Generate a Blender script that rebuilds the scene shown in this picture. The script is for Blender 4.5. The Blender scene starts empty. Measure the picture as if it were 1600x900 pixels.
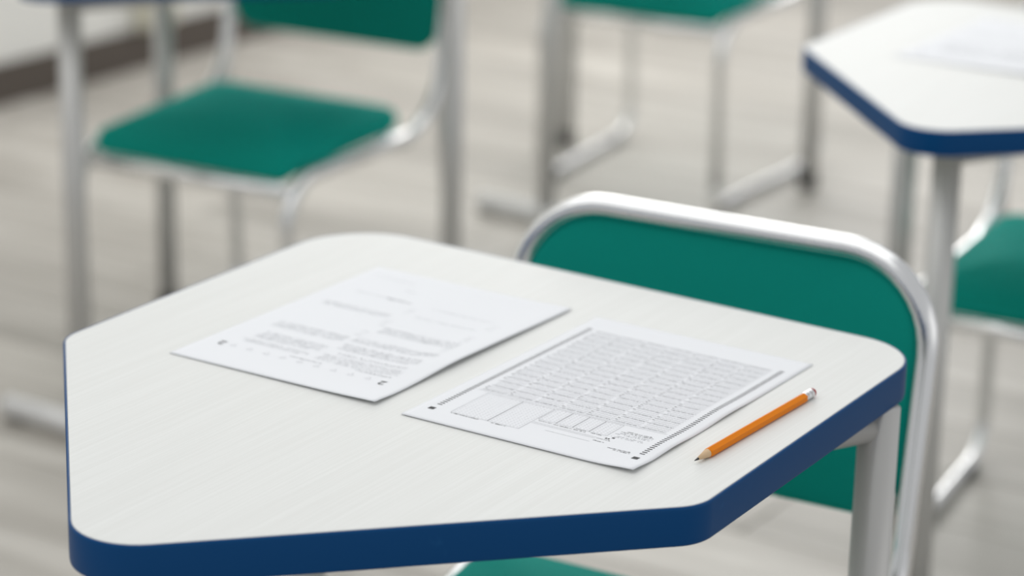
import bpy, bmesh, math, random
from mathutils import Vector, Matrix

# ---------------------------------------------------------------- camera, world, lights, exposure
scene = bpy.context.scene
C = scene.collection

cam_data = bpy.data.cameras.new('camera')
cam = bpy.data.objects.new('camera', cam_data)
C.objects.link(cam)
cr = Vector((0.83956294, 0.54285878, 0.02093845))
cu = Vector((-0.18327268, 0.24673829, 0.95159411))
cb = -Vector((-0.5114149, 0.80276059, -0.3066435))
cam.matrix_world = Matrix(((cr.x, cu.x, cb.x, 0), (cr.y, cu.y, cb.y, 0), (cr.z, cu.z, cb.z, 1.4286), (0, 0, 0, 1)))
cam_data.sensor_width = 36
cam_data.lens = 90
cam_data.clip_start = 0.05
cam_data.dof.use_dof = True
cam_data.dof.focus_distance = 1.935
cam_data.dof.aperture_fstop = 3.3
scene.camera = cam

world = bpy.data.worlds.new('room_light')
scene.world = world
world.use_nodes = True
wb = world.node_tree.nodes['Background']
wb.inputs[0].default_value = (0.97, 0.985, 1.0, 1)
wb.inputs[1].default_value = 0.36


def area(name, loc, target, sx, sy, power, color):
    d = bpy.data.lights.new(name, 'AREA')
    d.shape = 'RECTANGLE'
    d.size = sx
    d.size_y = sy
    d.energy = power
    d.color = color
    o = bpy.data.objects.new(name, d)
    C.objects.link(o)
    o.location = loc
    o.rotation_euler = (Vector(target) - Vector(loc)).to_track_quat('-Z', 'Y').to_euler()
    return o


area('window_daylight_left', (-4.0, 5.6, 1.9), (-2.0, 3.4, 0.4), 3.6, 1.7, 70, (1.0, 0.99, 0.97))
area('window_daylight_right', (4.5, 3.0, 2.0), (-1.0, 2.5, 0.5), 7.0, 2.4, 16, (1.0, 0.98, 0.96))
area('ceiling_light', (-2.8, 2.1, 3.0), (-2.7, 2.1, 0), 6.0, 5.0, 60, (1.0, 1.0, 0.985))

vs = scene.view_settings
vs.view_transform = 'Standard'
vs.look = 'None'
vs.gamma = 1
vs.use_curve_mapping = False
vs.exposure = 0.54

# ---------------------------------------------------------------- materials
def new_mat(name):
    m = bpy.data.materials.new(name)
    m.use_nodes = True
    return m, m.node_tree.nodes, m.node_tree.links, m.node_tree.nodes['Principled BSDF']


def simple(name, col, rough=0.5, metal=0.0, spec=0.5, noise=0.0, nscale=40):
    m, N, L, b = new_mat(name)
    b.inputs['Base Color'].default_value = (*col, 1)
    b.inputs['Roughness'].default_value = rough
    b.inputs['Metallic'].default_value = metal
    b.inputs['Specular IOR Level'].default_value = spec
    if noise:
        t = N.new('ShaderNodeTexCoord')
        n = N.new('ShaderNodeTexNoise')
        n.inputs['Scale'].default_value = nscale
        n.inputs['Detail'].default_value = 4
        r = N.new('ShaderNodeMapRange')
        r.inputs['To Min'].default_value = max(0, rough - noise)
        r.inputs['To Max'].default_value = rough + noise
        L.new(t.outputs['Object'], n.inputs['Vector'])
        L.new(n.outputs['Fac'], r.inputs['Value'])
        L.new(r.outputs['Result'], b.inputs['Roughness'])
    return m


def laminate():
    m, N, L, b = new_mat('white_laminate')
    t = N.new('ShaderNodeTexCoord')
    mp = N.new('ShaderNodeMapping')
    mp.inputs['Scale'].default_value = (620, 6, 1)
    n = N.new('ShaderNodeTexNoise')
    n.inputs['Scale'].default_value = 1.0
    n.inputs['Detail'].default_value = 3
    n.inputs['Distortion'].default_value = 0.25
    mp2 = N.new('ShaderNodeMapping')
    mp2.inputs['Scale'].default_value = (60, 3, 1)
    n2 = N.new('ShaderNodeTexNoise')
    n2.inputs['Scale'].default_value = 1.0
    n2.inputs['Detail'].default_value = 2
    mix = N.new('ShaderNodeMath')
    mix.operation = 'MULTIPLY_ADD'
    mix.inputs[1].default_value = 0.65
    cr_ = N.new('ShaderNodeValToRGB')
    cr_.color_ramp.elements[0].position = 0.38
    cr_.color_ramp.elements[0].color = (0.720, 0.727, 0.708, 1)
    cr_.color_ramp.elements[1].position = 0.62
    cr_.color_ramp.elements[1].color = (0.768, 0.777, 0.762, 1)
    half = N.new('ShaderNodeMath')
    half.operation = 'MULTIPLY'
    half.inputs[1].default_value = 0.22
    bump = N.new('ShaderNodeBump')
    bump.inputs['Strength'].default_value = 0.10
    bump.inputs['Distance'].default_value = 0.0004
    L.new(t.outputs['Object'], mp.inputs['Vector'])
    L.new(t.outputs['Object'], mp2.inputs['Vector'])
    L.new(mp.outputs['Vector'], n.inputs['Vector'])
    L.new(mp2.outputs['Vector'], n2.inputs['Vector'])
    L.new(n2.outputs['Fac'], half.inputs[0])
    L.new(n.outputs['Fac'], mix.inputs[0])
    L.new(half.outputs[0], mix.inputs[2])
    L.new(mix.outputs[0], cr_.inputs['Fac'])
    L.new(cr_.outputs['Color'], b.inputs['Base Color'])
    L.new(mix.outputs[0], bump.inputs['Height'])
    L.new(bump.outputs['Normal'], b.inputs['Normal'])
    b.inputs['Roughness'].default_value = 0.55
    b.inputs['Specular IOR Level'].default_value = 0.12
    return m


def blue_edge():
    m, N, L, b = new_mat('blue_edge_plastic')
    t = N.new('ShaderNodeTexCoord')
    n = N.new('ShaderNodeTexNoise')
    n.inputs['Scale'].default_value = 26
    n.inputs['Detail'].default_value = 5
    r = N.new('ShaderNodeValToRGB')
    r.color_ramp.elements[0].position = 0.70
    r.color_ramp.elements[0].color = (0.0002, 0.056, 0.185, 1)
    r.color_ramp.elements[1].position = 0.80
    r.color_ramp.elements[1].color = (0.01, 0.09, 0.24, 1)
    L.new(t.outputs['Object'], n.inputs['Vector'])
    L.new(n.outputs['Fac'], r.inputs['Fac'])
    L.new(r.outputs['Color'], b.inputs['Base Color'])
    b.inputs['Roughness'].default_value = 0.42
    b.inputs['Specular IOR Level'].default_value = 0.16
    return m


def green_fabric():
    m, N, L, b = new_mat('green_woven_fabric')
    t = N.new('ShaderNodeTexCoord')
    uv = t.outputs['UV']
    sep = N.new('ShaderNodeSeparateXYZ')
    L.new(uv, sep.inputs[0])

    def wave(sock, per):
        a = N.new('ShaderNodeMath')
        a.operation = 'MULTIPLY'
        a.inputs[1].default_value = 2 * math.pi / per
        s = N.new('ShaderNodeMath')
        s.operation = 'SINE'
        L.new(sock, a.inputs[0])
        L.new(a.outputs[0], s.inputs[0])
        return s.outputs[0]
    mul = N.new('ShaderNodeMath')
    mul.operation = 'ADD'
    L.new(wave(sep.outputs[0], 0.0019), mul.inputs[0])
    L.new(wave(sep.outputs[1], 0.0019), mul.inputs[1])
    mr = N.new('ShaderNodeMapRange')
    mr.inputs['From Min'].default_value = -2
    mr.inputs['From Max'].default_value = 2
    L.new(mul.outputs[0], mr.inputs['Value'])
    n = N.new('ShaderNodeTexNoise')
    n.inputs['Scale'].default_value = 6
    L.new(uv, n.inputs['Vector'])
    mixc = N.new('ShaderNodeMix')
    mixc.data_type = 'RGBA'
    mixc.inputs['A'].default_value = (0.0003, 0.130, 0.098, 1)
    mixc.inputs['B'].default_value = (0.001, 0.410, 0.330, 1)
    L.new(mr.outputs['Result'], mixc.inputs['Factor'])
    L.new(mixc.outputs['Result'], b.inputs['Base Color'])
    bump = N.new('ShaderNodeBump')
    bump.inputs['Strength'].default_value = 0.5
    bump.inputs['Distance'].default_value = 0.0006
    L.new(mr.outputs['Result'], bump.inputs['Height'])
    L.new(bump.outputs['Normal'], b.inputs['Normal'])
    b.inputs['Roughness'].default_value = 0.75
    b.inputs['Specular IOR Level'].default_value = 0.12
    b.inputs['Sheen Weight'].default_value = 0.6
    b.inputs['Sheen Tint'].default_value = (0.03, 0.80, 0.72, 1)
    return m


def plank_mat():
    m, N, L, b = new_mat('grey_oak_laminate')
    t = N.new('ShaderNodeTexCoord')
    oi = N.new('ShaderNodeObjectInfo')
    add = N.new('ShaderNodeVectorMath')
    add.operation = 'ADD'
    sc = N.new('ShaderNodeVectorMath')
    sc.operation = 'SCALE'
    sc.inputs['Scale'].default_value = 37
    comb = N.new('ShaderNodeCombineXYZ')
    L.new(oi.outputs['Random'], comb.inputs[0])
    L.new(oi.outputs['Random'], comb.inputs[1])
    L.new(comb.outputs[0], sc.inputs[0])
    L.new(t.outputs['Object'], add.inputs[0])
    L.new(sc.outputs[0], add.inputs[1])
    mp = N.new('ShaderNodeMapping')
    mp.inputs['Scale'].default_value = (1.6, 16, 1)
    L.new(add.outputs[0], mp.inputs['Vector'])
    n = N.new('ShaderNodeTexNoise')
    n.inputs['Scale'].default_value = 1
    n.inputs['Detail'].default_value = 6
    n.inputs['Distortion'].default_value = 0.6
    L.new(mp.outputs['Vector'], n.inputs['Vector'])
    r = N.new('ShaderNodeValToRGB')
    r.color_ramp.elements[0].position = 0.3
    r.color_ramp.elements[0].color = (0.335, 0.312, 0.278, 1)
    r.color_ramp.elements[1].position = 0.68
    r.color_ramp.elements[1].color = (0.540, 0.515, 0.472, 1)
    L.new(n.outputs['Fac'], r.inputs['Fac'])
    hsv = N.new('ShaderNodeHueSaturation')
    mr = N.new('ShaderNodeMapRange')
    mr.inputs['To Min'].default_value = 0.88
    mr.inputs['To Max'].default_value = 1.12
    L.new(oi.outputs['Random'], mr.inputs['Value'])
    L.new(mr.outputs['Result'], hsv.inputs['Value'])
    L.new(r.outputs['Color'], hsv.inputs['Color'])
    L.new(hsv.outputs['Color'], b.inputs['Base Color'])
    b.inputs['Roughness'].default_value = 0.45
    b.inputs['Specular IOR Level'].default_value = 0.35
    return m


def wall_mat(name, col):
    m, N, L, b = new_mat(name)
    t = N.new('ShaderNodeTexCoord')
    n = N.new('ShaderNodeTexNoise')
    n.inputs['Scale'].default_value = 120
    bump = N.new('ShaderNodeBump')
    bump.inputs['Strength'].default_value = 0.15
    bump.inputs['Distance'].default_value = 0.001
    L.new(t.outputs['Object'], n.inputs['Vector'])
    L.new(n.outputs['Fac'], bump.inputs['Height'])
    L.new(bump.outputs['Normal'], b.inputs['Normal'])
    b.inputs['Base Color'].default_value = (*col, 1)
    b.inputs['Roughness'].default_value = 0.8
    return m


LAM = laminate()
BLUE = blue_edge()
GREEN = green_fabric()
PLANK = plank_mat()
CHROME = simple('polished_chrome', (0.86, 0.865, 0.87), 0.2, 1.0, 0.5, 0.04, 30)
STEEL = simple('silver_painted_steel', (0.56, 0.555, 0.54), 0.36, 0.35, 0.5, 0.04, 60)
LIGHTSTEEL = simple('pale_painted_steel', (0.80, 0.80, 0.80), 0.3, 0.1)
BLACK = simple('black_plastic', (0.012, 0.012, 0.012), 0.5)
PAPER = simple('white_paper', (0.805, 0.818, 0.845), 0.85, 0, 0.2)
INK = simple('black_ink', (0.015, 0.016, 0.02), 0.7)
GREYINK = simple('grey_ink', (0.20, 0.21, 0.23), 0.8)
MIDINK = simple('mid_grey_ink', (0.40, 0.415, 0.435), 0.8)
PALEINK = simple('pale_grey_ink', (0.38, 0.39, 0.42), 0.8)
WALL = wall_mat('cream_wall_paint', (0.84, 0.835, 0.80))
BASE = simple('dark_brown_baseboard', (0.095, 0.078, 0.066), 0.5, 0, 0.4, 0.1, 20)
TRIM = wall_mat('beige_trim_paint', (0.56, 0.54, 0.44))
SUB = simple('dark_underlay', (0.14, 0.13, 0.12), 0.9)
ORANGE = simple('orange_pencil_lacquer', (0.78, 0.215, 0.0003), 0.4, 0, 0.12)
WOOD = simple('bare_cedar_wood', (0.66, 0.47, 0.29), 0.7, 0, 0.3, 0.1, 200)
GRAPHITE = simple('graphite', (0.035, 0.035, 0.038), 0.4, 0.3)
FERRULE = simple('aluminium_ferrule', (0.85, 0.85, 0.86), 0.28, 1.0)
ERASER = simple('red_rubber', (0.34, 0.006, 0.010), 0.75, 0, 0.15)

# ---------------------------------------------------------------- helpers
def link(name, me, mat, parent=None, smooth=True):
    if mat:
        me.materials.append(mat)
    if smooth:
        for p in me.polygons:
            p.use_smooth = True
    o = bpy.data.objects.new(name, me)
    C.objects.link(o)
    if parent:
        o.parent = parent
    return o


def from_bm(name, bm, mat, parent=None, smooth=True):
    bmesh.ops.recalc_face_normals(bm, faces=bm.faces)
    me = bpy.data.meshes.new(name)
    bm.to_mesh(me)
    bm.free()
    return link(name, me, mat, parent, smooth)


def thing(name, label, cat, loc=(0, 0, 0), rz=0, group=None):
    o = bpy.data.objects.new(name, None)
    o.empty_display_size = 0.1
    C.objects.link(o)
    o.location = loc
    o.rotation_euler = (0, 0, rz)
    o['label'] = label
    o['category'] = cat
    if group:
        o['group'] = group
    return o


def dup(root, loc, rz, label):
    r = root.copy()
    C.objects.link(r)
    r.location = loc
    r.rotation_euler = (0, 0, rz)
    r['label'] = label
    for ch in list(root.children):
        c = ch.copy()
        C.objects.link(c)
        c.parent = r
        for g in list(ch.children):
            d = g.copy()
            C.objects.link(d)
            d.parent = c
    return r


def fillet_path(pts, n=8):
    """pts: list of (x,y,z,radius); returns smooth polyline"""
    out = []
    P = [Vector(p[:3]) for p in pts]
    for i, p in enumerate(pts):
        r = p[3] if len(p) > 3 else 0
        if i == 0 or i == len(pts) - 1 or r <= 0:
            out.append(P[i])
            continue
        a = (P[i - 1] - P[i]).normalized()
        b = (P[i + 1] - P[i]).normalized()
        ang = a.angle(b)
        if ang > math.pi - 0.02:
            out.append(P[i])
            continue
        t = r / math.tan(ang / 2)
        t = min(t, 0.49 * (P[i - 1] - P[i]).length, 0.49 * (P[i + 1] - P[i]).length)
        r = t * math.tan(ang / 2)
        c = P[i] + (a + b).normalized() * (r / math.sin(ang / 2))
        s = P[i] + a * t - c
        e = P[i] + b * t - c
        tot = s.angle(e)
        ax = s.cross(e).normalized()
        for k in range(n + 1):
            out.append(c + Matrix.Rotation(tot * k / n, 3, ax) @ s)
    return out


def tube(bm, path, r, seg=14):
    path = [Vector(p) for p in path]
    n = len(path)
    T = []
    for i in range(n):
        a = path[max(0, i - 1)]
        b = path[min(n - 1, i + 1)]
        T.append((b - a).normalized())
    ref = Vector((0, 0, 1)) if abs(T[0].z) < 0.9 else Vector((1, 0, 0))
    u = T[0].cross(ref).normalized()
    rings = []
    for i in range(n):
        if i:
            q = T[i - 1].rotation_difference(T[i])
            u = q @ u
        v = T[i].cross(u).normalized()
        ring = [bm.verts.new(path[i] + (u * math.cos(2 * math.pi * k / seg) + v * math.sin(2 * math.pi * k / seg)) * r) for k in range(seg)]
        rings.append(ring)
    for a, b in zip(rings, rings[1:]):
        for k in range(seg):
            bm.faces.new((a[k], a[(k + 1) % seg], b[(k + 1) % seg], b[k]))
    bm.faces.new(rings[0][::-1])
    bm.faces.new(rings[-1])


def lathe(bm, prof, seg=20, center=(0, 0, 0), axis=None):
    """prof: list of (radius, height); axis matrix optional (maps local z)"""
    M = axis or Matrix.Identity(3)
    c = Vector(center)
    rings = []
    for r, h in prof:
        if r < 1e-6:
            rings.append([bm.verts.new(c + M @ Vector((0, 0, h)))])
        else:
            rings.append([bm.verts.new(c + M @ Vector((r * math.cos(2 * math.pi * k / seg), r * math.sin(2 * math.pi * k / seg), h))) for k in range(seg)])
    for a, b in zip(rings, rings[1:]):
        if len(a) == 1 and len(b) == 1:
            continue
        for k in range(seg):
            if len(a) == 1:
                bm.faces.new((a[0], b[(k + 1) % seg], b[k]))
            elif len(b) == 1:
                bm.faces.new((a[k], a[(k + 1) % seg], b[0]))
            else:
                bm.faces.new((a[k], a[(k + 1) % seg], b[(k + 1) % seg], b[k]))
    if len(rings[0]) > 1:
        bm.faces.new(rings[0][::-1])
    if len(rings[-1]) > 1:
        bm.faces.new(rings[-1])


def round_poly(pts, n=10):
    """pts: (x,y,radius) closed polygon, returns rounded outline"""
    out = []
    m = len(pts)
    for i in range(m):
        p = Vector(pts[i][:2])
        a = (Vector(pts[i - 1][:2]) - p)
        b = (Vector(pts[(i + 1) % m][:2]) - p)
        r = pts[i][2]
        an, bn = a.normalized(), b.normalized()
        ang = an.angle(bn)
        t = r / math.tan(ang / 2)
        c = p + (an + bn).normalized() * (r / math.sin(ang / 2))
        s = p + an * t - c
        e = p + bn * t - c
        tot = s.angle(e)
        sg = 1 if s.x * e.y - s.y * e.x > 0 else -1
        for k in range(n + 1):
            th = sg * tot * k / n
            out.append(c + Vector((s.x * math.cos(th) - s.y * math.sin(th), s.x * math.sin(th) + s.y * math.cos(th))))
    return out


def inset(outl, d):
    n = len(outl)
    res = []
    area_ = sum(outl[i].x * outl[(i + 1) % n].y - outl[(i + 1) % n].x * outl[i].y for i in range(n))
    sg = 1 if area_ > 0 else -1
    for i in range(n):
        t = (outl[(i + 1) % n] - outl[i - 1]).normalized()
        res.append(outl[i] + Vector((-t.y, t.x)) * d * sg)
    return res


def stack(bm, layers):
    """layers: list of (outline2d, z) bridged, capped both ends"""
    rings = [[bm.verts.new((p.x, p.y, z)) for p in o] for o, z in layers]
    n = len(rings[0])
    for a, b in zip(rings, rings[1:]):
        for k in range(n):
            bm.faces.new((a[k], a[(k + 1) % n], b[(k + 1) % n], b[k]))
    bm.faces.new(rings[0][::-1])
    bm.faces.new(rings[-1])


def cushion(outl, half_t, puff, fmap, name, mat, parent):
    """pad with rounded rim; fmap maps (x, y, h) to 3-D"""
    bm = bmesh.new()
    uvl = bm.loops.layers.uv.new('UVMap')
    cx = sum(p.x for p in outl) / len(outl)
    cy = sum(p.y for p in outl) / len(outl)
    c = Vector((cx, cy))
    prof = []
    for k in range(6):
        a = math.pi / 2 * k / 5
        prof.append((half_t * (1 - math.cos(a)), half_t * math.sin(a)))
    inner = inset(outl, half_t)
    coords = {}

    def ring(o, h):
        vs_ = []
        for p in o:
            v = bm.verts.new(fmap(p.x, p.y, h))
            coords[v] = (p.x, p.y)
            vs_.append(v)
        return vs_
    tops = []
    for side in (1, -1):
        rings = []
        for d, h in prof:
            if side == -1 and h == 0:
                rings.append(tops[0])
                continue
            rings.append(ring(inset(outl, d), h * side))
        if side == 1:
            tops = rings
        for s in (0.88, 0.72, 0.5, 0.25):
            rings.append(ring([c + (p - c) * s for p in inner], (half_t + puff * (1 - s ** 2.5)) * side))
        cv = bm.verts.new(fmap(c.x, c.y, (half_t + puff) * side))
        coords[cv] = (c.x, c.y)
        n = len(outl)
        for a, b in zip(rings, rings[1:]):
            for k in range(n):
                bm.faces.new((a[k], a[(k + 1) % n], b[(k + 1) % n], b[k]))
        for k in range(n):
            bm.faces.new((rings[-1][k], rings[-1][(k + 1) % n], cv))
    for f in bm.faces:
        for l in f.loops:
            l[uvl].uv = coords[l.vert]
    return from_bm(name, bm, mat, parent)


# ---------------------------------------------------------------- the setting
rnd = random.Random(4)
bm = bmesh.new()
bmesh.ops.create_cube(bm, size=1)
for v in bm.verts:
    v.co = Vector((v.co.x * 5.9 - 1.15, v.co.y * 7.4 + 4.0, v.co.z * 0.06 - 0.036))
floor = from_bm('floor', bm, SUB, None, False)
floor['kind'] = 'structure'

PW, PL = 0.192, 1.28
bm = bmesh.new()
bmesh.ops.create_cube(bm, size=1)
for v in bm.verts:
    v.co = Vector((v.co.x * (PL - 0.003), v.co.y * (PW - 0.003), v.co.z * 0.006 - 0.003))
bmesh.ops.bevel(bm, geom=[e for e in bm.edges if all(v.co.z > -0.001 for v in e.verts)], offset=0.0012, segments=1, affect='EDGES')
pl_me = bpy.data.meshes.new('plank')
bm.to_mesh(pl_me)
bm.free()
pl_me.materials.append(PLANK)
y = 0.40
row = 0
while y < 7.6:
    off = (row * 0.43) % 1.0 * PL
    x = -4.1 + off - PL / 2
    while x < 1.75:
        lo = max(x - PL / 2, -4.08)
        hi = min(x + PL / 2, 1.79)
        if hi - lo > 0.02:
            p = bpy.data.objects.new('plank', pl_me)
            C.objects.link(p)
            p.parent = floor
            p.scale = ((hi - lo) / PL, 1, 1)
            p.location = ((hi + lo) / 2, y, 0)
        x += PL
    y += PW
    row += 1


def box(name, lo, hi, mat, kind=None, parent=None, bev=0.0):
    bm = bmesh.new()
    bmesh.ops.create_cube(bm, size=1)
    for v in bm.verts:
        v.co = Vector([(lo[i] + hi[i]) / 2 + v.co[i] * (hi[i] - lo[i]) for i in range(3)])
    if bev:
        bmesh.ops.bevel(bm, geom=list(bm.edges), offset=bev, segments=2, affect='EDGES')
    o = from_bm(name, bm, mat, parent, False)
    if kind:
        o['kind'] = kind
    return o


box('wall_left', (-4.2, 0.3, -0.006), (-4.08, 7.7, 3.1), WALL, 'structure')
box('baseboard_left', (-4.08, 0.3, 0.0), (-4.062, 7.7, 0.095), BASE, 'structure', None, 0.003)
box('trim_1', (-4.08, 4.66, 0.095), (-4.05, 4.80, 3.1), TRIM, 'structure', None, 0.004)

# ---------------------------------------------------------------- desks
H = 0.72


def make_desk(label):
    t = thing('school_desk', label, 'desk', (-1.108, 1.55, 0), 0, 'pentagonal classroom desks in rows')
    cx, cy = -1.108, 1.55
    poly = [(-1.424, 1.934, 0.078), (-1.4145, 1.517, 0.038), (-1.108, 1.187, 0.052), (-0.795, 1.509, 0.040), (-0.8035, 1.922, 0.062)]
    out = round_poly([(x - cx, y - cy, r) for x, y, r in poly], 12)
    if True:
        inn = inset(out, 0.0022)
        bm = bmesh.new()
        stack(bm, [(inn, H - 0.030), (inn, H - 0.0004), (inset(inn, 0.0006), H)])
        top = from_bm('tabletop', bm, LAM, t, False)
        bm = bmesh.new()
        # closed band: outer rounded profile and inner wall
        prof = [(0.0022, H - 0.0006), (0.0010, H - 0.0003), (0.0003, H - 0.0012), (0.0, H - 0.003), (0.0, H - 0.0285), (0.0004, H - 0.0303), (0.0014, H - 0.031), (0.006, H - 0.031), (0.006, H - 0.0295), (0.0022, H - 0.0295)]
        rings = []
        for d, z in prof:
            rings.append([bm.verts.new((p.x, p.y, z)) for p in inset(out, d)])
        n = len(out)
        for a, b in zip(rings, rings[1:] + rings[:1]):
            for k in range(n):
                bm.faces.new((a[k], a[(k + 1) % n], b[(k + 1) % n], b[k]))
        from_bm('edge_band', bm, BLUE, t)
    legs = {'A': (-0.290, 0.285), 'E': (0.296, 0.297), 'C': (0.002, -0.262)}
    for k, (x, y_) in legs.items():
        bm = bmesh.new()
        z0 = 0.03
        lathe(bm, [(0.0172, z0), (0.0172, H - 0.0305)], 24, (x, y_, 0))
        lg = from_bm('leg', bm, STEEL, t)
        if k != 'C':
            bm = bmesh.new()
            lathe(bm, [(0.017, 0.0005), (0.0188, 0.003), (0.0188, 0.012), (0.0180, 0.030), (0.0180, 0.036), (0.010, 0.036)], 20, (x, y_, 0))
            from_bm('glide', bm, BLACK, lg)
    # rails under the top
    zr = H - 0.046
    for a, b in (('E', 'C'), ('A', 'C'), ('A', 'E')):
        bm = bmesh.new()
        pa, pb = Vector((*legs[a], zr)), Vector((*legs[b], zr))
        tube(bm, [pa, pb], 0.0135, 14)
        from_bm('frame_rail', bm, STEEL, t)
    bm = bmesh.new()
    x, y_ = legs['C']
    tube(bm, [(x - 0.155, y_, 0.022), (x + 0.155, y_, 0.022)], 0.0175, 16)
    fb = from_bm('foot_bar', bm, LIGHTSTEEL, t)
    for s in (-1, 1):
        bm = bmesh.new()
        tube(bm, [(x + s * 0.12, y_, 0.0055), (x + s * 0.16, y_, 0.0055)], 0.0052, 10)
        from_bm('glide', bm, BLACK, fb)
    return t


desk = make_desk('white topped pentagonal desk in front holding the orange pencil')
D2 = (0.0 - 1.128, 1.55 + 1.417, 0)
dup(desk, D2, 0, 'white topped desk with blue edge behind the front desk, at right edge of photo')
dup(desk, (-2.502, 1.55 + 1.430, 0), 0, 'desk seen only by its steel legs, around the chair at left')
dup(desk, (-2.552, 1.55 + 2.835, 0), 0, 'farthest desk seen only by its steel legs, around the chair at top centre')

# ---------------------------------------------------------------- chairs
TR = 0.011


def make_chair(label):
    """origin on the floor below the middle of the front legs; +y is towards the back"""
    t = thing('stacking_chair', label, 'chair', (0, 0, 0), 0, 'green chairs on chrome tube frames')
    W = 0.211
    WF = 0.198
    zr = 0.386
    yb = 0.455
    zt = 0.751
    # seat and back tube: front leg, side rail, upright, top, and down again
    half = []
    pts = [(-W, 0, 0.011, 0), (-WF, -0.012, zr, 0.075), (-W, yb - 0.045, zr + 0.002, 0.12), (-W, yb + 0.012, zt, 0.088), (W, yb + 0.012, zt, 0.088), (W, yb - 0.045, zr + 0.002, 0.12), (WF, -0.012, zr, 0.075), (W, 0, 0.011, 0)]
    pts[0] = (-WF, 0.0, 0.05, 0)
    pts[-1] = (WF, 0.0, 0.05, 0)
    bm = bmesh.new()
    tube(bm, fillet_path(pts, 10), TR, 18)
    from_bm('tube_frame', bm, CHROME, t)
    for s in (-1, 1):
        bm = bmesh.new()
        pth = [(s * WF, 0.0, 0.060, 0), (s * WF, 0.0, 0.0125, 0.042), (s * (W + 0.016), yb + 0.02, 0.0125, 0.055), (s * W, yb - 0.036, 0.440, 0.10), (s * W, yb - 0.045 + 0.057 * (0.60 - zr) / (zt - zr), 0.600, 0)]
        tube(bm, fillet_path(pth, 10), TR - 0.0004, 18)
        rn = from_bm('sled_leg', bm, CHROME, t)
        for yy in (0.07, yb - 0.075):
            bm = bmesh.new()
            k = WF + (W + 0.016 - WF) * yy / (yb + 0.02)
            tube(bm, [(s * k, yy - 0.022, 0.0095), (s * k, yy + 0.022, 0.0095)], 0.0135, 12)
            for v in bm.verts:
                v.co.z = max(v.co.z, 0.0002)
                v.co.z = min(v.co.z, 0.016)
            from_bm('glide', bm, BLACK, rn)
    bm = bmesh.new()
    tube(bm, [(-WF + 0.002, -0.004, zr - 0.016), (WF - 0.002, -0.004, zr - 0.016)], 0.0110, 14)
    from_bm('front_rail', bm, CHROME, t)
    bm = bmesh.new()
    tube(bm, [(-W + 0.004, 0.33, zr - 0.006), (W - 0.004, 0.33, zr - 0.006)], 0.0095, 14)
    from_bm('rear_rail', bm, CHROME, t)
    # seat
    so = round_poly([(-0.184, 0.008, 0.022), (0.184, 0.008, 0.022), (0.188, 0.362, 0.045), (-0.188, 0.362, 0.045)], 8)

    def fseat(x, y, h):
        dip = -0.004 * math.exp(-((y - 0.26) / 0.12) ** 2) * (1 - (x / 0.19) ** 2)
        fall = -0.026 * max(0, (0.11 - y) / 0.11) ** 2
        return Vector((x, y, zr + 0.025 + h + dip + fall))
    cushion(so, 0.020, 0.014, fseat, 'seat', GREEN, t)
    # backrest inside the hoop
    bw = W - TR + 0.0015
    bo = round_poly([(-bw, 0.506, 0.045), (bw, 0.506, 0.045), (bw, zt - TR + 0.001, 0.078), (-bw, zt - TR + 0.001, 0.078)], 10)
    y0, y1 = yb - 0.045, yb + 0.012

    def fback(x, z, h):
        yc = y0 + (y1 - y0) * (z - zr) / (zt - zr)
        bulge = 0.012 * (1 - (x / bw) ** 2)
        return Vector((x, yc + bulge - h * 0.99, z + h * 0.12))
    cushion(bo, 0.0085, 0.003, fback, 'backrest', GREEN, t)
    return t


YAW = math.radians(4)
chair = make_chair('green chair tucked under the front desk with its backrest behind the desk')
chair.location = (-1.040, 1.589, 0)
chair.rotation_euler = (0, 0, YAW)
dup(chair, (-1.092, 3.005, 0), YAW, 'green chair at the right edge of the photo, its seat beside the second desk legs')
dup(chair, (-2.488, 2.950, 0), YAW, 'green chair at upper left with its whole seat in view')
dup(chair, (-2.520, 4.385, 0), YAW, 'green chair at top centre cut off by the top of the photo')

# ---------------------------------------------------------------- sheets of paper
SW, SL = 0.210, 0.297


def z_exam(u, v):
    """lift of the question sheet above the desk (metres), u and v in millimetres"""
    z = 0.0008 + 0.0022 * math.exp(-((u - 210) / 30) ** 2) * (0.4 + math.sin(v / 297 * math.pi) ** 2) 
    z += 0.0018 * math.exp(-((v) / 22) ** 2) * (u / 210) ** 1.3
    z += 0.0010 * math.exp(-((v - 110) / 35) ** 2) * (u / 210) ** 4
    return z


def z_answer(u, v):
    z = 0.0007 + 0.0008 * math.exp(-(v / 25) ** 2) * (0.4 + 0.6 * u / 210)
    z += 0.0030 * math.exp(-((u - 210) / 22) ** 2) * (0.55 * math.exp(-((v - 60) / 28) ** 2) + 0.45 * math.exp(-((v - 150) / 30) ** 2))
    z += 0.0020 * math.exp(-((u - 210) / 22) ** 2 - (v / 22) ** 2)
    return z


def sheet_mesh(name, zf, parent):
    nu, nv = 42, 60
    bm = bmesh.new()
    g = {}
    for s in (0, 1):
        for i in range(nu + 1):
            for j in range(nv + 1):
                u, v = 210 * i / nu, 297 * j / nv
                g[s, i, j] = bm.verts.new((u / 1000, v / 1000, zf(u, v) - 0.0001 * s))
    for s in (0, 1):
        for i in range(nu):
            for j in range(nv):
                bm.faces.new((g[s, i, j], g[s, i + 1, j], g[s, i + 1, j + 1], g[s, i, j + 1]))
    for i in range(nu):
        for j in (0, nv):
            bm.faces.new((g[0, i, j], g[0, i + 1, j], g[1, i + 1, j], g[1, i, j]))
    for j in range(nv):
        for i in (0, nu):
            bm.faces.new((g[0, i, j], g[0, i, j + 1], g[1, i, j + 1], g[1, i, j]))
    return from_bm(name, bm, PAPER, parent)


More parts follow.
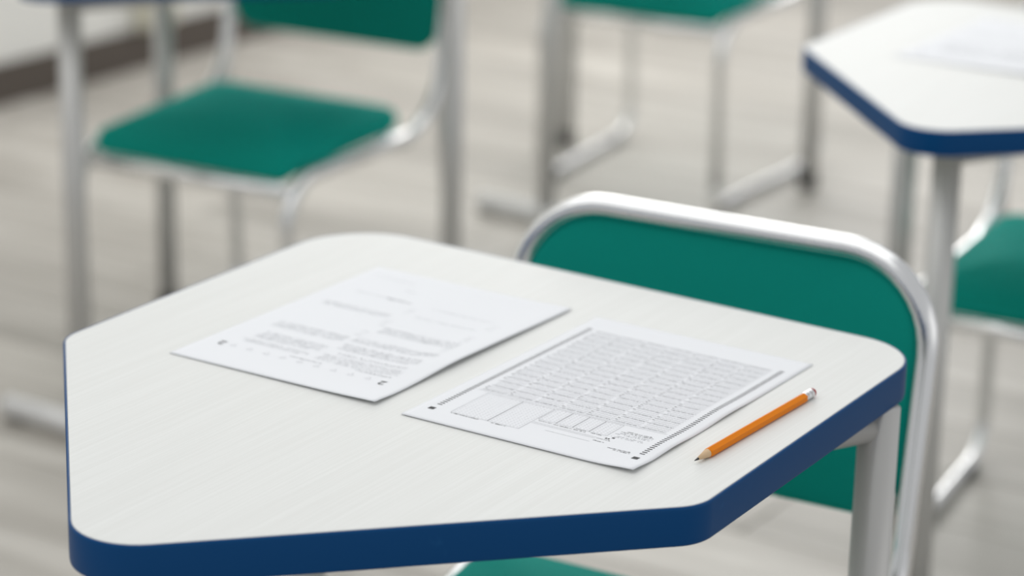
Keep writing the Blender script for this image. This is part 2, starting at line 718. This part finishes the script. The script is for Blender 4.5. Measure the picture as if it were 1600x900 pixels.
class Print:
    def __init__(self, zf):
        self.v, self.f, self.zf = [], [], zf

    def poly(self, pts):
        n = len(self.v)
        for u, v in pts:
            self.v.append((u / 1000, v / 1000, self.zf(u, v) + 0.00012))
        self.f.append(tuple(range(n, n + len(pts))))

    def rect(self, u0, v0, u1, v1):
        self.poly([(u0, v0), (u1, v0), (u1, v1), (u0, v1)])

    def line(self, u0, v0, u1, v1, w):
        L = math.hypot(u1 - u0, v1 - v0)
        nx, ny = -(v1 - v0) / L * w / 2, (u1 - u0) / L * w / 2
        k = max(1, int(L / 8))
        for i in range(k):
            a, b = i / k, (i + 1) / k
            pa = (u0 + (u1 - u0) * a, v0 + (v1 - v0) * a)
            pb = (u0 + (u1 - u0) * b, v0 + (v1 - v0) * b)
            self.poly([(pa[0] - nx, pa[1] - ny), (pb[0] - nx, pb[1] - ny), (pb[0] + nx, pb[1] + ny), (pa[0] + nx, pa[1] + ny)])

    def ring(self, u, v, a, b, w, n=8):
        o = [(u + a * math.cos(2 * math.pi * k / n), v + b * math.sin(2 * math.pi * k / n)) for k in range(n)]
        i = [(u + (a - w) * math.cos(2 * math.pi * k / n), v + (b - w) * math.sin(2 * math.pi * k / n)) for k in range(n)]
        for k in range(n):
            self.poly([o[k], o[(k + 1) % n], i[(k + 1) % n], i[k]])

    def text(self, u0, u1, v, h, rn, density=0.8):
        """a line of illegibly small letters: short upright strokes in words"""
        u = u0
        while u < u1 - h:
            wl = rn.randint(2, 9)
            for _ in range(wl):
                if u > u1 - h * 0.5:
                    break
                w = h * rn.uniform(0.16, 0.30)
                if rn.random() < density:
                    hh = h * (0.72 if rn.random() < 0.7 else 1.0)
                    self.rect(u, v, u + w, v + hh)
                    if rn.random() < 0.6:
                        self.rect(u + w, v + hh * rn.choice((0.0, 0.4, 0.8)), u + w * 2.2, v + hh * rn.choice((0.25, 0.55, 1.0)))
                u += h * 0.62
            u += h * 0.5

    def build(self, name, mat, parent, stuff=True):
        me = bpy.data.meshes.new(name)
        me.from_pydata(self.v, [], self.f)
        o = link(name, me, mat, parent, False)
        if stuff:
            o['kind'] = 'stuff'
        return o


def digit(parent, ch, u, v, size, zf, label):
    cu_ = bpy.data.curves.new('digit_outline', 'FONT')
    cu_.body = ch
    cu_.size = size / 1000
    cu_.align_x = 'CENTER'
    cu_.align_y = 'CENTER'
    cu_.offset = 0.00008
    tmp = bpy.data.objects.new('digit_outline', cu_)
    C.objects.link(tmp)
    dg = bpy.context.evaluated_depsgraph_get()
    me = bpy.data.meshes.new_from_object(tmp.evaluated_get(dg))
    bpy.data.objects.remove(tmp)
    for w in me.vertices:
        x, y_ = -w.co.x * 1.3, -w.co.y
        w.co = (u / 1000 + x, v / 1000 + y_, zf(u + x * 1000, v + y_ * 1000) + 0.00015)
    me.materials.clear()
    o = link('printed_digit', me, INK, parent, False)
    o['label'] = label
    return o


# question sheet
exam = thing('exam_sheet', 'white question sheet with printed 2 and row of triangles, left on the front desk', 'paper', (-1.3145, 1.5365, H), 0, 'printed test sheets on the desks')
sheet_mesh('paper_sheet', z_exam, exam)
digit(exam, '2', 186.5, 43, 12.0, z_exam, 'black bold numeral 2 at the near right corner')
digit(exam, '2', 19.5, 46, 12.0, z_exam, 'black bold numeral at the near left corner')
P = Print(z_exam)
for k in range(9):
    u = 32 + (171 - 32) * k / 8
    a, b, c = (u - 2.6, 43.5), (u + 2.6, 43.5), (u, 48.5)
    for p, q in ((a, b), (b, c), (c, a)):
        P.line(p[0], p[1], q[0], q[1], 0.28)
P.build('triangle_row', PALEINK, exam)
rn = random.Random(11)
P = Print(z_exam)
left = [(24, 60, 1), (22, 98, 3)]
blocks = [  # u0, u1, v0, lines, pitch
    (26, 96, 60.5, 3, 3.0), (30, 98, 74, 7, 2.6), (22, 98, 106, 6, 2.7), (20, 92, 180, 4, 2.7), (24, 92, 226, 1, 3), (14, 70, 272, 1, 3), (60, 84, 252, 1, 3),
    (104, 188, 59, 6, 2.8), (112, 186, 78.5, 2, 2.7), (104, 186, 90, 6, 2.6), (104, 188, 112, 5, 2.6), (106, 188, 144, 6, 2.6), (108, 184, 196, 1, 3), (110, 186, 222, 1, 3)]
for u0, u1, v0, nl, pt in blocks:
    for k in range(nl):
        P.text(u0 + (rn.uniform(0, 4)), u1 - (0 if k else rn.uniform(0, 14)), v0 + k * pt, 1.5, rn)
for v in (128, 134, 140, 162, 168, 174, 200, 206, 212):
    P.text(96, 103, v, 1.2, rn)
    P.text(180, 188, v + 2, 1.2, rn)
P.build('printed_text', MIDINK, exam)
P = Print(z_exam)
P.text(86, 120, 51.5, 1.9, rn, 1.0)
P.text(150, 186, 55.5, 1.7, rn, 1.0)
P.text(62, 88, 224, 2.2, rn, 1.0)
P.build('bold_heading', GREYINK, exam)

# answer sheet
ans = thing('answer_sheet', 'white bubble answer sheet with black timing marks, beside the pencil', 'paper', (-1.0765, 1.532, H), 0, 'printed test sheets on the desks')
sheet_mesh('paper_sheet', z_answer, ans)
P = Print(z_answer)
for u in (12.3, 197.3):
    P = Print(z_answer)
    P.rect(u - 2.7, 22.8, u + 2.7, 28.0)
    P.build('corner_square', INK, ans, False)
P = Print(z_answer)
nt = 62
for u in (12.6, 197.0):
    for k in range(nt):
        v = 36 + (265 - 36) * k / (nt - 1)
        P.rect(u - 2.2, v - 0.75, u + 2.2, v + 0.75)
P.build('timing_marks', INK, ans)
P = Print(z_answer)
Q = Print(z_answer)
rows = 46
for r_ in range(rows):
    v = 86 + r_ * (262 - 86) / (rows - 1)
    grp = r_ % 3
    for blk in range(7):
        ub = 20 + blk * 24.3
        if grp == 0:
            P.text(ub, ub + 22.5, v - 0.6, 1.4, rn, 0.95)
        for k in range(7):
            P.ring(ub + 3.4 + k * 3.1, v + (0.6 if grp == 0 else 0), 1.25, 0.95, 0.17, 8)
        if grp and rn.random() < 0.55:
            Q.rect(ub, v - 0.5, ub + 0.9, v + 0.6)
            Q.rect(ub + 1.2, v - 0.5, ub + 1.9, v + 0.6)
# identification boxes near the front edge
boxes = [(30, 62, 28, 80, 9, 15), (64, 91, 28, 80, 8, 15), (94, 108, 55, 81, 4, 8), (110, 123, 55, 81, 4, 8), (125, 138, 55, 81, 4, 8), (140, 154, 55, 81, 4, 8)]
for u0, u1, v0, v1, nc, nr in boxes:
    for a in ((u0 - 0.8, v0 - 1, u0 - 0.8, v1), (u1 + 0.8, v0 - 1, u1 + 0.8, v1), (u0 - 0.8, v0 - 1, u1 + 0.8, v0 - 1), (u0 - 0.8, v1, u1 + 0.8, v1)):
        P.line(*a, 0.25)
    for i in range(nc):
        for j in range(nr):
            P.ring(u0 + 1.6 + (u1 - u0 - 3.2) * i / (nc - 1), v0 + 1.6 + (v1 - v0 - 3.6) * j / (nr - 1), 0.8, 0.6, 0.12, 6)
P.line(93, 47, 150, 47, 0.22)
P.line(93, 44.6, 150, 44.6, 0.22)
P.line(110, 36.5, 150, 36.5, 0.22)
P.line(18, 83, 192, 83, 0.25)
P.text(158, 188, 55.5, 1.3, rn)
P.text(162, 186, 57.8, 1.2, rn)
P.text(158, 189, 62, 1.3, rn)
P.text(160, 189, 64.5, 1.3, rn)
P.build('bubble_grid', GREYINK, ans)
for u0, u1, v, h in ((30, 56, 24.6, 1.6), (68, 82, 24.6, 1.6), (95, 107, 51, 1.3), (109, 138, 50.4, 1.5), (128, 137, 53, 1.3), (142, 152, 52, 1.3), (151, 163, 45.5, 1.5), (151, 161, 40, 1.5), (168, 190, 33.0, 1.5), (174, 190, 30.6, 1.5), (160, 189, 67.5, 1.4), (164, 186, 70, 1.4)):
    Q.text(u0, u1, v, h, rn, 1.0)
Q.rect(160.5, 52, 162.8, 54.2)
Q.rect(156.5, 48.4, 158.0, 50.6)
Q.rect(158.8, 48.4, 160.2, 50.6)
Q.build('printed_text', INK, ans)

# the two sheets of the second desk lie as the first pair does
dx, dy = D2[0] + 1.108, 1.417
dup(exam, (-1.3145 + dx + 0.02, 1.5365 + dy, H), 0, 'white printed sheet lying left on the desk at the right edge of the photo')
dup(ans, (-1.0765 + dx + 0.02, 1.532 + dy, H), 0, 'white printed sheet lying right on the desk at the right edge of the photo')

# ---------------------------------------------------------------- pencil
a = Vector((-0.8385, 1.5745, H))
b = Vector((-0.8330, 1.7610, H))
d = b - a
LEN = d.length
pen = thing('pencil', 'orange hexagonal pencil with red eraser lying beside the answer sheet', 'pencil', a, math.atan2(d.y, d.x))
Rp = 0.0040
apo = Rp * math.cos(math.pi / 6)


def hexring(bm, x, r, seg=24, hexa=1.0, cz=apo):
    ring = []
    for k in range(seg):
        th = 2 * math.pi * k / seg + math.pi / 2 + math.pi / 6
        loc = (th - math.pi / 2) % (math.pi / 3) - math.pi / 6
        hr = apo / math.cos(loc)
        rr = r * ((1 - hexa) + hexa * hr / Rp)
        ring.append(bm.verts.new((x, rr * math.cos(th), cz + rr * math.sin(th))))
    return ring


def loft(rings, bm, cap=(True, True)):
    n = len(rings[0])
    for p, q in zip(rings, rings[1:]):
        for k in range(n):
            bm.faces.new((p[k], p[(k + 1) % n], q[(k + 1) % n], q[k]))
    if cap[0]:
        bm.faces.new(rings[0][::-1])
    if cap[1]:
        bm.faces.new(rings[-1])


cone = 0.020
bm = bmesh.new()
# lacquer starts with the scalloped line that sharpening leaves on the six flats
n = 24
first = []
for k in range(n):
    th = 2 * math.pi * k / n + math.pi / 2 + math.pi / 6
    lc = (th - math.pi / 2) % (math.pi / 3) - math.pi / 6
    hr = apo / math.cos(lc)
    xs = cone + (hr - apo) / (Rp - apo) * 0.0022 - 0.001
    first.append(bm.verts.new((xs, hr * math.cos(th), apo + hr * math.sin(th))))
loft([first, hexring(bm, cone + 0.004, Rp), hexring(bm, LEN - 0.0150, Rp), hexring(bm, LEN - 0.0148, Rp * 0.9)], bm)
body = from_bm('lacquered_body', bm, ORANGE, pen, False)
bm = bmesh.new()
loft([hexring(bm, 0.0050, 0.00105, hexa=0), hexring(bm, cone - 0.0012, apo * 0.985, hexa=0), hexring(bm, cone + 0.0012, apo * 0.99, hexa=0)], bm)
from_bm('sharpened_wood', bm, WOOD, pen)
bm = bmesh.new()
loft([hexring(bm, 0.0, 0.00018, hexa=0), hexring(bm, 0.0052, 0.00112, hexa=0)], bm)
from_bm('graphite_tip', bm, GRAPHITE, pen)
bm = bmesh.new()
prof = [(-0.0155, 0.0036), (-0.0150, 0.0038), (-0.0135, 0.0038), (-0.0132, 0.0035), (-0.0126, 0.0038), (-0.0120, 0.0035), (-0.0114, 0.0038), (-0.0080, 0.0038), (-0.0076, 0.0035), (-0.0070, 0.0038), (-0.0064, 0.0035), (-0.0058, 0.0038), (-0.0036, 0.0038), (-0.0019, 0.0019)]
loft([hexring(bm, LEN + x, r, hexa=0, cz=0.0038) for x, r in prof], bm)
from_bm('ferrule', bm, FERRULE, pen)
bm = bmesh.new()
loft([hexring(bm, LEN + x, r, hexa=0, cz=0.0038) for x, r in ((-0.004, 0.0019), (-0.0012, 0.0035), (-0.0004, 0.0032), (0.0001, 0.0024), (0.0003, 0.0012))], bm)
from_bm('eraser', bm, ERASER, pen)
